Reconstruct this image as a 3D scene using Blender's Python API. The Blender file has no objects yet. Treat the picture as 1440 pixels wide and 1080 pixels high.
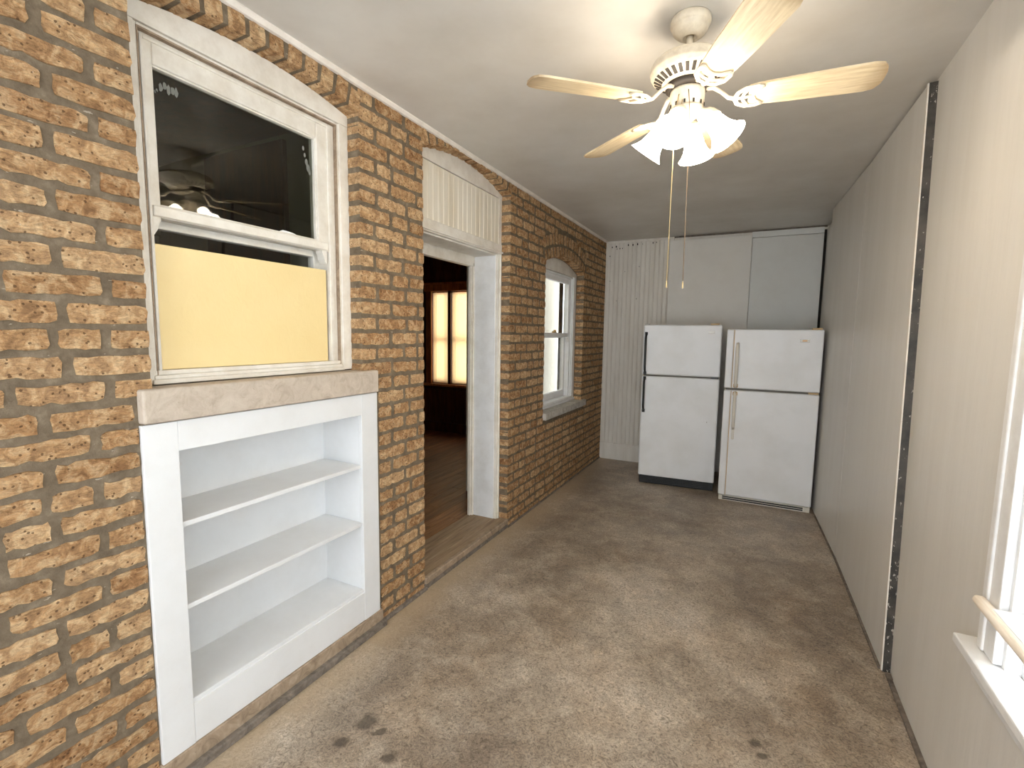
import bpy, bmesh, math, random
from mathutils import Vector, Matrix

random.seed(7)
S = bpy.context.scene
COL = S.collection
H = 2.70                       # ceiling height
BACK = 5.925                   # depth of the back wall

# ------------------------------------------------------------------ camera
CAM = Vector((1.7092, 0.0, 1.5564))
YAW, PITCH, ROLL, FPX = 0.4671, 0.1034, 0.0139, 676.34
def cam_axes():
    f = Vector((-math.sin(YAW), math.cos(YAW), 0)); r = Vector((math.cos(YAW), math.sin(YAW), 0)); u = Vector((0, 0, 1))
    f2 = f*math.cos(PITCH) - u*math.sin(PITCH); u2 = u*math.cos(PITCH) + f*math.sin(PITCH)
    return r*math.cos(ROLL) + u2*math.sin(ROLL), u2*math.cos(ROLL) - r*math.sin(ROLL), f2
AR, AU, AF = cam_axes()
cd = bpy.data.cameras.new('camera'); cam = bpy.data.objects.new('camera', cd); COL.objects.link(cam)
m = Matrix.Identity(4)
for i in range(3):
    m[i][0], m[i][1], m[i][2], m[i][3] = AR[i], AU[i], -AF[i], CAM[i]
cam.matrix_world = m
cd.sensor_fit = 'HORIZONTAL'; cd.sensor_width = 36.0; cd.lens = FPX/1440*36.0; cd.clip_start = 0.02
S.camera = cam

# ------------------------------------------------------------------ world, exposure
W = bpy.data.worlds.new('sky'); S.world = W; W.use_nodes = True
bg = W.node_tree.nodes['Background']
bg.inputs[0].default_value = (0.86, 0.93, 1.0, 1); bg.inputs[1].default_value = 4.9
S.view_settings.view_transform = 'Standard'; S.view_settings.look = 'None'
S.view_settings.exposure = 0.38; S.view_settings.gamma = 1.0; S.view_settings.use_curve_mapping = False
LAMP = 27.0                    # radiance of the fan's glass shades

# ------------------------------------------------------------------ materials
class NT:
    def __init__(s, name):
        s.m = bpy.data.materials.new(name); s.m.use_nodes = True; s.t = s.m.node_tree
        s.b = s.t.nodes['Principled BSDF']; s.out = s.t.nodes['Material Output']
    def n(s, kind, **kw):
        x = s.t.nodes.new(kind)
        for k, v in kw.items():
            if k.startswith('i_'):
                x.inputs[k[2:].replace('_', ' ')].default_value = v
            else: setattr(x, k, v)
        return x
    def l(s, a, b): s.t.links.new(a, b)
    def pos(s): return s.n('ShaderNodeNewGeometry').outputs['Position']
    def mapping(s, vec, scale):
        mp = s.n('ShaderNodeMapping'); mp.inputs['Scale'].default_value = scale; s.l(vec, mp.inputs['Vector']); return mp.outputs[0]
    def noise(s, vec, scale, detail=4, rough=.55, dist=0):
        x = s.n('ShaderNodeTexNoise'); x.inputs['Scale'].default_value = scale; x.inputs['Detail'].default_value = detail
        x.inputs['Roughness'].default_value = rough; x.inputs['Distortion'].default_value = dist; s.l(vec, x.inputs['Vector']); return x.outputs['Fac']
    def ramp(s, fac, stops, interp='LINEAR'):
        x = s.n('ShaderNodeValToRGB'); e = x.color_ramp.elements; x.color_ramp.interpolation = interp
        while len(e) < len(stops): e.new(0.5)
        for q, (p, c) in zip(e, stops):
            q.position = p; q.color = (*c, 1) if len(c) == 3 else c
        s.l(fac, x.inputs['Fac']); return x.outputs['Color']
    def mix(s, a, b, fac, mode='MIX'):
        x = s.n('ShaderNodeMix', data_type='RGBA', blend_type=mode)
        for k, v in ((6, a), (7, b), (0, fac)):
            if hasattr(v, 'is_output'): s.l(v, x.inputs[k])
            elif isinstance(v, tuple): x.inputs[k].default_value = (*v, 1)
            else: x.inputs[k].default_value = v
        return x.outputs[2]
    def math(s, op, a, b=0.0, c=0.0):
        x = s.n('ShaderNodeMath', operation=op)
        for k, v in ((0, a), (1, b), (2, c)):
            if hasattr(v, 'is_output'): s.l(v, x.inputs[k])
            else: x.inputs[k].default_value = v
        return x.outputs[0]
    def bump(s, h, strength, dist=.01, prev=None):
        x = s.n('ShaderNodeBump'); x.inputs['Strength'].default_value = strength; x.inputs['Distance'].default_value = dist
        s.l(h, x.inputs['Height'])
        if prev is not None: s.l(prev, x.inputs['Normal'])
        return x.outputs[0]
    def done(s, col=None, rough=None, normal=None, spec=None, metal=None):
        for key, v in (('Base Color', col), ('Roughness', rough), ('Normal', normal), ('Specular IOR Level', spec), ('Metallic', metal)):
            if v is None: continue
            if hasattr(v, 'is_output'): s.l(v, s.b.inputs[key])
            elif isinstance(v, tuple): s.b.inputs[key].default_value = (*v, 1)
            else: s.b.inputs[key].default_value = v
        return s.m

def lin(r, g, b):
    f = lambda c: (c/255/12.92 if c/255 <= .04045 else ((c/255+.055)/1.055)**2.4)
    return (f(r), f(g), f(b))

def painted(name, base, dirt, rough=.45, amount=.5, scale=6, bump=.08, streak=None, spec=.5):
    k = NT(name); P = k.pos()
    v = k.mapping(P, streak) if streak else P
    d = k.ramp(k.noise(v, scale, 6, .65), [(.42, (0, 0, 0)), (.75, (1, 1, 1))])
    fine = k.ramp(k.noise(P, 70, 3, .7), [(.66, (0, 0, 0)), (.74, (1, 1, 1))])
    c = k.mix(base, dirt, k.math('MULTIPLY', d, amount))
    c = k.mix(c, dirt, k.math('MULTIPLY', fine, amount*.5))
    nb = k.bump(k.noise(v, scale*5, 5, .6), bump, .004)
    return k.done(c, rough, nb, spec)

def plain(name, col, rough=.5, metal=0.0, spec=.5):
    k = NT(name); P = k.pos()
    c = k.mix(col, tuple(x*.8 for x in col), k.math('MULTIPLY', k.noise(P, 25, 4), .6))
    return k.done(c, rough, None, spec, metal)

M = {}
# brick: tan Chicago commons; every brick has its own tone
def brick_mat():
    k = NT('brick_clay'); P = k.pos()
    oi = k.n('ShaderNodeObjectInfo').outputs['Random']; isl = k.n('ShaderNodeNewGeometry').outputs['Random Per Island']
    r = k.math('FRACT', k.math('ADD', oi, k.math('MULTIPLY', isl, 7.31)))
    tone = k.ramp(r, [(0, lin(150, 115, 85)), (.2, lin(198, 165, 130)), (.38, lin(168, 132, 100)), (.58, lin(216, 187, 152)), (.76, lin(182, 146, 112)), (.9, lin(142, 104, 76)), (1, lin(204, 172, 138))])
    cl = k.ramp(k.noise(P, 26, 6, .65, .8), [(.36, lin(122, 90, 64)), (.48, lin(184, 146, 108)), (.62, lin(234, 206, 168))])
    c = k.mix(tone, cl, .55)
    streak = k.ramp(k.noise(k.mapping(P, (1, .5, 1.6)), 48, 7, .72, 2.2), [(.36, (.48, .45, .42)), (.5, (.98, .98, .98)), (.66, (1.28, 1.24, 1.18))])
    c = k.mix(c, streak, .75, 'MULTIPLY')
    vo = k.n('ShaderNodeTexVoronoi'); vo.inputs['Scale'].default_value = 85; k.l(P, vo.inputs['Vector'])
    sel = k.n('ShaderNodeSeparateColor'); k.l(vo.outputs['Color'], sel.inputs[0])
    pit = k.math('MULTIPLY', k.math('LESS_THAN', k.math('ADD', vo.outputs['Distance'], k.math('MULTIPLY', k.noise(P, 130, 3), .55)), .56), k.math('GREATER_THAN', sel.outputs[0], .87))
    c = k.mix(c, lin(92, 68, 48), k.math('MULTIPLY', pit, .8))
    fleck = k.math('GREATER_THAN', k.noise(P, 120, 2, .5), .76)
    c = k.mix(c, lin(236, 222, 200), k.math('MULTIPLY', fleck, .7))
    hs = k.n('ShaderNodeHueSaturation'); hs.inputs['Saturation'].default_value = 1.10; hs.inputs['Value'].default_value = .90; k.l(c, hs.inputs['Color']); c = hs.outputs[0]
    n1 = k.bump(k.noise(P, 42, 7, .72, 1.4), .85, .009)
    n2 = k.bump(k.math('SUBTRACT', 1.0, pit), .5, .004, n1)
    return k.done(c, .85, n2, .25)
M['brick'] = brick_mat()
def mortar_mat():
    k = NT('mortar'); P = k.pos()
    c = k.ramp(k.noise(P, 18, 7, .7), [(.3, lin(98, 85, 69)), (.55, lin(122, 108, 90)), (.75, lin(150, 136, 117))])
    c = k.mix(c, lin(196, 184, 166), k.math('MULTIPLY', k.math('GREATER_THAN', k.noise(k.mapping(P, (1, .4, 1.4)), 60, 3), .71), .6))
    return k.done(c, .95, k.bump(k.noise(P, 80, 6, .7), .6, .006), .15)
M['mortar'] = mortar_mat()
M['white'] = painted('old_white_paint', lin(234, 228, 217), lin(188, 174, 152), .42, .55, 9, .2)
M['white_clean'] = painted('bookcase_white_paint', lin(228, 228, 228), lin(200, 196, 190), .4, .25, 5, .1)
M['white_bright'] = painted('window_white_paint', lin(240, 240, 240), lin(190, 184, 172), .4, .3, 9, .12)
M['trim'] = painted('ceiling_trim_paint', lin(238, 230, 220), lin(190, 174, 154), .45, .4, 10, .2)
M['frieze'] = painted('cream_board_paint', lin(236, 228, 212), lin(198, 182, 150), .45, .7, 12, .12, (1, 1, .12))
M['bead'] = painted('beadboard_paint', lin(230, 224, 214), lin(196, 186, 170), .5, .5, 12, .1, (1, 1, .15))
M['panel_a'] = painted('hardboard_paint', lin(230, 226, 218), lin(212, 206, 194), .55, .4, 4, .05)
M['panel_b'] = painted('grey_hardboard_paint', lin(220, 220, 215), lin(204, 202, 194), .5, .4, 4, .05)
M['wall_r'] = painted('wall_panel_paint', lin(226, 223, 217), lin(208, 203, 194), .36, .45, 3, .35, (1, 2.2, .25))
M['wall_plain'] = painted('plain_wall_paint', lin(226, 222, 214), lin(210, 204, 194), .5, .4, 3, .1)
def ceiling_mat():
    k = NT('ceiling_gloss_paint'); P = k.pos()
    c = k.mix(lin(222, 218, 211), lin(204, 198, 188), k.ramp(k.noise(P, 1.6, 5, .6), [(.35, (0, 0, 0)), (.7, (1, 1, 1))]))
    n = k.bump(k.noise(k.mapping(P, (1, 2.5, 1)), 7, 3, .5), .05, .01)
    n = k.bump(k.noise(P, 60, 4, .6), .06, .003, n)
    return k.done(c, k.ramp(k.noise(P, 5, 3), [(.3, (.34, .34, .34)), (.7, (.46, .46, .46))]), n, .5)
M['ceiling'] = ceiling_mat()
def floor_mat():
    k = NT('worn_floor'); P = k.pos()
    big = k.noise(P, 1.15, 5, .55, .3); mid = k.noise(P, 5.0, 8, .68, .4); fine = k.noise(P, 40, 6, .72, 2.6)
    grit = k.noise(k.mapping(P, (1, 1.3, 1)), 90, 4, .7, 1.2)
    c = k.ramp(big, [(.34, lin(120, 106, 93)), (.46, lin(154, 140, 124)), (.56, lin(180, 168, 153)), (.68, lin(202, 193, 181))])
    warm = k.ramp(k.noise(k.mapping(P, (1.3, 1, 1)), 2.2, 5, .6), [(.48, (0, 0, 0)), (.66, (1, 1, 1))])
    c = k.mix(c, lin(168, 142, 114), k.math('MULTIPLY', warm, .4))
    c = k.mix(c, k.ramp(mid, [(.36, lin(106, 93, 80)), (.5, lin(162, 147, 129)), (.64, lin(210, 198, 181))]), .38)
    c = k.mix(c, k.ramp(fine, [(.36, (.44, .41, .38)), (.5, (1, 1, 1)), (.64, (1.36, 1.32, 1.26))]), .95, 'MULTIPLY')
    c = k.mix(c, k.ramp(grit, [(.34, (.55, .52, .50)), (.5, (1, 1, 1)), (.68, (1.25, 1.22, 1.18))]), .6, 'MULTIPLY')
    fl = k.math('GREATER_THAN', k.noise(P, 95, 2, .5, 1), .73)
    c = k.mix(c, lin(220, 206, 182), k.math('MULTIPLY', fl, .6))
    dk = k.math('GREATER_THAN', k.noise(k.mapping(P, (3.1, 2.7, 1)), 30, 4, .55, 1.5), .67)
    c = k.mix(c, lin(78, 66, 55), k.math('MULTIPLY', dk, .6))
    # pale dust that gathered along the foot of the brick wall
    sx = k.n('ShaderNodeSeparateXYZ'); k.l(P, sx.inputs[0])
    e = k.math('ADD', sx.outputs[0], k.math('MULTIPLY', k.math('SUBTRACT', mid, .5), .35))
    dust = k.ramp(e, [(.05, (1, 1, 1)), (.24, (0, 0, 0))])
    c = k.mix(c, lin(186, 164, 134), k.math('MULTIPLY', dust, .7))
    # oily drips
    for (x, y, r) in ((.407, 1.333, .055), (.394, 1.212, .036), (.597, 1.249, .034), (.488, 1.321, .024), (1.797, 1.952, .03), (1.816, 1.902, .022)):
        d = k.n('ShaderNodeVectorMath', operation='DISTANCE'); k.l(P, d.inputs[0]); d.inputs[1].default_value = (x, y, 0)
        f = k.math('ADD', d.outputs['Value'], k.math('MULTIPLY', k.math('SUBTRACT', k.noise(P, 22, 4), .5), .07))
        s_ = k.ramp(k.math('DIVIDE', f, r), [(.5, (1, 1, 1)), (1.05, (0, 0, 0))])
        c = k.mix(c, lin(70, 60, 50), k.math('MULTIPLY', s_, .75))
    n = k.bump(fine, .45, .004)
    return k.done(c, k.ramp(mid, [(.3, (.34, .34, .34)), (.7, (.55, .55, .55))]), n, .45)
M['floor'] = floor_mat()
def stone_mat(name, a, b, c_):
    k = NT(name); P = k.pos()
    c = k.ramp(k.noise(P, 16, 8, .7, 1.2), [(.3, a), (.5, b), (.72, c_)])
    dk = k.math('GREATER_THAN', k.noise(P, 55, 3), .72)
    c = k.mix(c, a, k.math('MULTIPLY', dk, .6))
    return k.done(c, .85, k.bump(k.noise(P, 45, 6, .7, 1), .4, .006), .25)
M['stone'] = stone_mat('limestone', lin(172, 157, 141), lin(191, 177, 161), lin(204, 191, 176))
M['stone_grey'] = stone_mat('grey_stone', lin(150, 142, 132), lin(186, 180, 170), lin(206, 202, 196))
M['kerb'] = stone_mat('worn_kerb', lin(128, 110, 92), lin(162, 142, 120), lin(186, 166, 144))
M['kerb_dark'] = stone_mat('dark_kerb', lin(88, 80, 72), lin(122, 112, 102), lin(150, 138, 124))
def yellow_mat():
    k = NT('yellow_paint'); P = k.pos()
    c = k.mix(lin(243, 221, 166), lin(236, 210, 150), k.noise(P, 5, 4))
    n = k.bump(k.noise(k.mapping(P, (1, 1, .6)), 34, 5, .65, .8), .25, .006)
    return k.done(c, .32, n, .5)
M['yellow'] = yellow_mat()
def glass_mat(name, tint, refl=1.0, rough=0.0):
    k = NT(name)
    tr = k.n('ShaderNodeBsdfTransparent'); tr.inputs[0].default_value = (*tint, 1)
    gl = k.n('ShaderNodeBsdfGlossy'); gl.inputs['Roughness'].default_value = rough
    fr = k.n('ShaderNodeFresnel')
    k.l(k.math('MULTIPLY_ADD', k.n('ShaderNodeNewGeometry').outputs['Backfacing'], 1/1.5-1.5, 1.5), fr.inputs[0])   # thin pane: the same reflectance from either side
    mx = k.n('ShaderNodeMixShader'); k.l(k.math('MULTIPLY', fr.outputs[0], refl), mx.inputs[0]); k.l(tr.outputs[0], mx.inputs[1]); k.l(gl.outputs[0], mx.inputs[2])
    k.l(mx.outputs[0], k.out.inputs['Surface']); return k.m
M['glass'] = glass_mat('window_glass', (.95, .96, .95))
M['glass_dusty'] = glass_mat('dusty_glass', (.72, .73, .68), 1.0, .02)
def shade_mat():
    k = NT('lit_frosted_glass')
    k.b.inputs['Base Color'].default_value = (.9, .85, .75, 1); k.b.inputs['Roughness'].default_value = .35
    g = k.n('ShaderNodeTexCoord').outputs['Object']
    k.b.inputs['Emission Color'].default_value = (1.0, .88, .71, 1); k.b.inputs['Emission Strength'].default_value = LAMP
    return k.m
M['shade'] = shade_mat()
M['bulb'] = (lambda k: (k.b.inputs['Emission Color'].__setattr__('default_value', (1, .84, .6, 1)), k.b.inputs['Emission Strength'].__setattr__('default_value', LAMP*1.6), k.m)[2])(NT('lit_bulb'))
M['fan'] = painted('fan_cream_enamel', lin(226, 214, 192), lin(150, 126, 92), .35, .4, 30, .04)
M['fan_dark'] = plain('fan_dark_gap', lin(46, 38, 30), .6)
M['brass'] = plain('aged_brass', lin(190, 156, 100), .35, .8)
M['chain'] = plain('pale_chain', lin(214, 186, 134), .4, .3)
M['chain_dark'] = plain('dull_chain', lin(150, 124, 98), .4, .3)
def blade_mat():
    k = NT('fan_blade_laminate'); P = k.n('ShaderNodeTexCoord').outputs['Object']
    g = k.noise(k.mapping(P, (1.2, 14, 1)), 6, 6, .65)
    c = k.ramp(g, [(.3, lin(206, 182, 142)), (.6, lin(232, 212, 176)), (.8, lin(240, 226, 196))])
    sp = k.n('ShaderNodeSeparateXYZ'); k.l(P, sp.inputs[0])
    d = k.math('MULTIPLY', k.ramp(k.math('ADD', sp.outputs[0], k.math('MULTIPLY', k.noise(P, 9, 4), .12)), [(.60, (0, 0, 0)), (.67, (1, 1, 1))]), .6)
    c = k.mix(c, lin(140, 106, 70), d)
    return k.done(c, .45, None, .4)
M['blade'] = blade_mat()
def enamel(name, a, b):
    k = NT(name); P = k.pos()
    c = k.mix(a, b, k.ramp(k.noise(P, 3.5, 5), [(.4, (0, 0, 0)), (.8, (1, 1, 1))]))
    return k.done(c, .36, k.bump(k.noise(P, 320, 2), .10, .001), .5)
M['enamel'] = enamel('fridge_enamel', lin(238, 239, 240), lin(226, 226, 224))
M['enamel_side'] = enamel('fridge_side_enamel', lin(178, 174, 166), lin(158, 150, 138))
M['gasket'] = plain('grey_gasket', lin(110, 106, 100), .7)
M['gasket_old'] = plain('yellowed_gasket', lin(206, 176, 132), .6)
M['black'] = plain('black_plastic', lin(18, 18, 18), .4)
M['handle_white'] = plain('off_white_plastic', lin(232, 226, 214), .35)
M['silver'] = plain('silver_badge', lin(178, 172, 162), .35, .4)
M['gold'] = plain('gold_badge', lin(176, 128, 74), .35, .4)
def strip_mat():
    k = NT('dark_exposed_edge'); P = k.pos()
    c = k.ramp(k.noise(P, 12, 5), [(.35, lin(44, 41, 37)), (.65, lin(78, 72, 65))])
    sx = k.n('ShaderNodeSeparateXYZ'); k.l(P, sx.inputs[0])
    low = k.ramp(sx.outputs[2], [(.45, (1, 1, 1)), (.75, (0, 0, 0))])        # paint splashes survive low down
    ch = k.math('GREATER_THAN', k.math('ADD', k.noise(k.mapping(P, (1, 1, .6)), 70, 4, .65), k.math('MULTIPLY', low, .06)), .66)
    c = k.mix(c, lin(196, 188, 176), k.math('MULTIPLY', ch, .8))
    return k.done(c, .55, k.bump(ch, .3, .002), .4)
M['dark_strip'] = strip_mat()
M['recess_shade'] = plain('dark_gap', lin(40, 36, 32), .9)  # near-black colour stands in for shade in the corner gap and nail holes
def wood(name, a, b, c_, axis=(1, 14, 14), sc=3, rough=.4):
    k = NT(name); P = k.pos()
    oi = k.n('ShaderNodeObjectInfo').outputs['Random']
    add = k.n('ShaderNodeVectorMath', operation='ADD'); k.l(P, add.inputs[0])
    cb = k.n('ShaderNodeCombineXYZ'); k.l(k.math('MULTIPLY', oi, 9), cb.inputs[0]); k.l(k.math('MULTIPLY', oi, 17), cb.inputs[2]); k.l(cb.outputs[0], add.inputs[1])
    g = k.noise(k.mapping(add.outputs[0], axis), sc, 6, .65, .6)
    c = k.ramp(g, [(.3, a), (.52, b), (.75, c_)])
    c = k.mix(c, k.mix((.62, .6, .58), (1.25, 1.2, 1.15), oi), .7, 'MULTIPLY')
    return k.done(c, rough, k.bump(g, .15, .003), .4)
M['plank'] = wood('floor_plank_wood', lin(104, 70, 44), lin(146, 102, 66), lin(174, 128, 86), (12, 1, 12), 3, .5)
M['thresh'] = wood('threshold_wood', lin(140, 116, 94), lin(172, 148, 120), lin(196, 172, 144), (14, 1, 14), 3, .6)
M['darkwood'] = wood('dark_panel_wood', lin(58, 32, 18), lin(88, 50, 27), lin(116, 68, 36), (8, 8, 1), 3, .35)
M['amber'] = wood('glow_trim_wood', lin(140, 84, 40), lin(188, 120, 62), lin(210, 142, 78), (8, 8, 1), 3, .4)  # base colour raised to carry the orange glow on the window casing
M['rawwood'] = wood('worn_bar_wood', lin(204, 190, 170), lin(236, 226, 212), lin(250, 244, 234), (8, 1, 8), 5, .5)
def slat_mat():
    k = NT('bamboo_slat')
    d = k.n('ShaderNodeBsdfDiffuse'); d.inputs[0].default_value = (*lin(224, 186, 128), 1)
    t = k.n('ShaderNodeBsdfTranslucent'); t.inputs[0].default_value = (*lin(255, 238, 206), 1)
    mx = k.n('ShaderNodeMixShader'); mx.inputs[0].default_value = .72
    k.l(d.outputs[0], mx.inputs[1]); k.l(t.outputs[0], mx.inputs[2]); k.l(mx.outputs[0], k.out.inputs['Surface']); return k.m
M['slat'] = slat_mat()
M['olive'] = plain('olive_wall', lin(150, 148, 120), .7)
M['smudge'] = plain('paint_smudge', lin(128, 128, 121), .8)
M['added_court_cream'] = painted('added_court_cream', lin(236, 226, 204), lin(210, 196, 170), .6, .3, 4, .05)

# ------------------------------------------------------------------ mesh helpers
class MB:
    """collects shapes; build() links them as one mesh object"""
    def __init__(s): s.v = []; s.f = []; s.sm = []
    def add(s, vs, fs, smooth=False, mat=None):
        o = len(s.v)
        s.v += [tuple(mat @ Vector(p)) if mat else tuple(p) for p in vs]
        for q in fs: s.f.append(tuple(i+o for i in q)); s.sm.append(smooth)
        return s
    def box(s, x0, x1, y0, y1, z0, z1, bev=0.0, mat=None, seg=2):
        bm = bmesh.new(); bmesh.ops.create_cube(bm, size=1)
        for v in bm.verts: v.co = ((x0+x1)/2+v.co.x*(x1-x0), (y0+y1)/2+v.co.y*(y1-y0), (z0+z1)/2+v.co.z*(z1-z0))
        if bev: bmesh.ops.bevel(bm, geom=bm.edges[:], offset=bev, segments=seg, affect='EDGES', profile=.5)
        bm.verts.index_update()
        s.add([v.co.copy() for v in bm.verts], [[v.index for v in f.verts] for f in bm.faces], False, mat); bm.free(); return s
    def prism(s, poly, a0, a1, axis='x', mat=None):
        """poly: 2-D points; axis x -> (y,z), y -> (x,z), z -> (x,y); extruded a0..a1"""
        P = {'x': lambda p, a: (a, p[0], p[1]), 'y': lambda p, a: (p[0], a, p[1]), 'z': lambda p, a: (p[0], p[1], a)}[axis]
        n = len(poly); area = sum(poly[i][0]*poly[(i+1) % n][1]-poly[(i+1) % n][0]*poly[i][1] for i in range(n))
        flip = (area > 0) != (axis in 'xz')
        q = list(reversed(poly)) if flip else list(poly)
        if a0 > a1: a0, a1 = a1, a0
        vs = [P(p, a0) for p in q] + [P(p, a1) for p in q]
        fs = [list(reversed(range(n))), list(range(n, 2*n))] + [[i, (i+1) % n, n+(i+1) % n, n+i] for i in range(n)]
        return s.add(vs, fs, False, mat)
    def strip(s, lower, upper, a0, a1, axis='x'):
        """solid between two polylines (same length), as a row of quads prisms sharing faces"""
        for i in range(len(lower)-1):
            s.prism([lower[i], lower[i+1], upper[i+1], upper[i]], a0, a1, axis)
        return s
    def lathe(s, prof, seg=24, mat=None, smooth=True, cap=True):
        vs = []; fs = []; n = len(prof)
        for j in range(seg):
            a = 2*math.pi*j/seg
            vs += [(r*math.cos(a), r*math.sin(a), z) for r, z in prof]
        for j in range(seg):
            k = (j+1) % seg
            for i in range(n-1):
                fs.append([j*n+i, k*n+i, k*n+i+1, j*n+i+1])
        if cap:
            if prof[0][0] > 1e-6: fs.append([j*n for j in reversed(range(seg))])
            if prof[-1][0] > 1e-6: fs.append([j*n+n-1 for j in range(seg)])
        return s.add(vs, fs, smooth, mat)
    def tube(s, path, r, seg=8, mat=None, flat=1.0):
        P = [Vector(p) for p in path]; R = r if isinstance(r, (list, tuple)) else [r]*len(P)
        vs = []; up = None
        for i, p in enumerate(P):
            t = (P[min(i+1, len(P)-1)] - P[max(i-1, 0)]).normalized()
            if up is None:
                up = Vector((0, 0, 1)) if abs(t.z) < .9 else Vector((1, 0, 0))
            a = t.cross(up).normalized(); b = a.cross(t).normalized(); up = b
            for k in range(seg):
                g = 2*math.pi*k/seg
                vs.append(p + a*math.cos(g)*R[i] + b*math.sin(g)*R[i]*flat)
        fs = []
        for i in range(len(P)-1):
            for k in range(seg):
                l = (k+1) % seg; fs.append([i*seg+k, i*seg+l, (i+1)*seg+l, (i+1)*seg+k])
        fs.append(list(reversed(range(seg)))); fs.append([(len(P)-1)*seg+k for k in range(seg)])
        return s.add(vs, fs, True, mat)
    def mesh(s, name, mat):
        me = bpy.data.meshes.new(name); me.from_pydata(s.v, [], s.f); me.materials.append(mat)
        me.polygons.foreach_set('use_smooth', s.sm)
        bm = bmesh.new(); bm.from_mesh(me); bmesh.ops.recalc_face_normals(bm, faces=bm.faces); bm.to_mesh(me); bm.free()
        me.update(); return me
    def build(s, name, mat, parent=None, label=None, kind=None):
        o = bpy.data.objects.new(name, s.mesh(name, mat)); COL.objects.link(o)
        if parent is not None: o.parent = parent
        if label: o['label'] = label
        if kind: o['kind'] = kind
        return o

def tag(o, label, cat, group=None):
    o['label'] = label; o['category'] = cat
    if group: o['group'] = group
    return o
def struct(o, label, cat):
    o['kind'] = 'structure'; return tag(o, label, cat)
def thing(name, loc=(0, 0, 0), rz=0):
    o = bpy.data.objects.new(name, None); COL.objects.link(o); o.location = loc; o.rotation_euler = (0, 0, rz)
    o.empty_display_size = .1; return o
def box(name, mat, parent, x0, x1, y0, y1, z0, z1, bev=0.0, label=None):
    return MB().box(x0, x1, y0, y1, z0, z1, bev).build(name, mat, parent, label)

# ------------------------------------------------------------------ openings in the brick wall (wall face at x = 0)
def arc(y0, y1, spring, crown):
    h = (y1-y0)/2; rise = crown-spring; R = (h*h+rise*rise)/(2*rise); c = (y0+y1)/2; zc = crown-R
    return (lambda y: zc + math.sqrt(max(R*R-(y-c)**2, 0))), c, zc, R
W1 = dict(y0=.845, y1=1.765, z0=1.372, spring=2.558, crown=2.612)
DR = dict(y0=2.255, y1=3.33, z0=0.0, spring=2.588, crown=2.682)
W2 = dict(y0=4.03, y1=5.10, z0=.835, spring=2.205, crown=2.30)
for d in (W1, DR, W2):
    d['f'], d['c'], d['zc'], d['R'] = arc(d['y0'], d['y1'], d['spring'], d['crown'])
YN = -1.75                                     # rear end of the porch room
WT = -.33                                      # inner face of the brick wall

wall = MB()
WC = -.215                                     # wall thinned along the added light court to let its daylight show
G = .0036                                       # bricks stand proud of the mortar
ys = [YN, .80, W1['y0']-G, W1['y1']+G, 1.862, DR['y0']-G, DR['y1']+G, W2['y0']-G, W2['y1']+G, BACK+.12]
def col(y0, y1, z0, z1, x0=WT, x1=-G):
    if z1-z0 > .001 and y1-y0 > .001: wall.box(x0, x1, y0, y1, z0, z1)
col(YN, .80, -.02, H)                          # left of bookcase and window
col(.80, ys[2], 1.25, H); col(ys[2], ys[3], 1.25, 1.36); col(ys[3], 1.862, 1.25, H)
col(.80, 1.862, -.02, .06); col(.80, 1.862, .06, 1.25, WT, -.29)
col(1.862, ys[5], -.02, H); col(ys[6], 3.80, -.02, H); col(3.80, ys[7], -.02, H, WC); col(ys[7], ys[8], -.02, .80, WC); col(ys[8], BACK+.12, -.02, H, WC)
for d in (W1, DR, W2):
    N = 14; a, b = d['y0']-G, d['y1']+G
    pts = [a+(b-a)*i/N for i in range(N+1)]
    lo = [(y, max(d['f'](min(max(y, d['y0']), d['y1'])), 0)+.012) for y in pts]
    up = [(y, H) for y in pts]
    for i in range(N):
        if H-lo[i][1] > .004 or H-lo[i+1][1] > .004:
            wall.prism([lo[i], lo[i+1], up[i+1], up[i]], WC if d is W2 else WT, -G, 'x')
wall_left = struct(wall.build('wall_left', M['mortar']), 'tan brick wall with thick grey mortar joints and arched openings', 'wall')

# --- bricks: a few ragged outlines, shared and scaled
def brick_shape(seed, npts, rag, depth, slope):
    """unit brick: y,z in -.5...5, x from -depth to 0; rag is given for (y, z)"""
    rnd = random.Random(seed); per = []
    nl = npts//2-2
    for i in range(nl+1): per.append((-.5+i/nl, -.5))
    for i in range(1, 3): per.append((.5, -.5+i/3))
    for i in range(nl+1): per.append((.5-i/nl, .5))
    for i in range(1, 3): per.append((-.5, .5-i/3))
    fr = []
    for (y, z) in per:
        cy = .028 if abs(abs(y)-.5) < 1e-6 and abs(abs(z)-.5) < 1e-6 else 0
        fr.append((rnd.uniform(-.0016, .0008), y*(1-cy*1.2) - math.copysign(rnd.random()**1.5*rag[0], y) if abs(y) > .49 else y+rnd.uniform(-.03, .03),
                   z*(1-cy*2.2) - math.copysign(rnd.random()**1.6*rag[1], z) if abs(z) > .49 else z+rnd.uniform(-.05, .05)))
    n = len(fr)
    bk = [(-depth, y*(1+slope*.25), z*(1+slope)) for (_, y, z) in fr]
    return fr+bk, [list(range(n))] + [[i, n+i, n+(i+1) % n, (i+1) % n] for i in range(n)]
def brick_variants(npts, rag, depth, slope, count, s0):
    out = []
    for k in range(count):
        v, f = brick_shape(s0+k, npts, rag, depth, slope); mb = MB(); mb.add(v, f); out.append((mb.mesh('brick', M['brick']), v, f))
    return out
V_LONG = brick_variants(20, (.03, .17), .010, .05, 10, 100)
V_SHORT = brick_variants(14, (.06, .15), .010, .05, 6, 200)
V_DEEP = brick_variants(16, (.022, .10), .085, .02, 5, 300)
V_DEEPS = brick_variants(12, (.04, .10), .085, .02, 4, 400)

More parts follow.
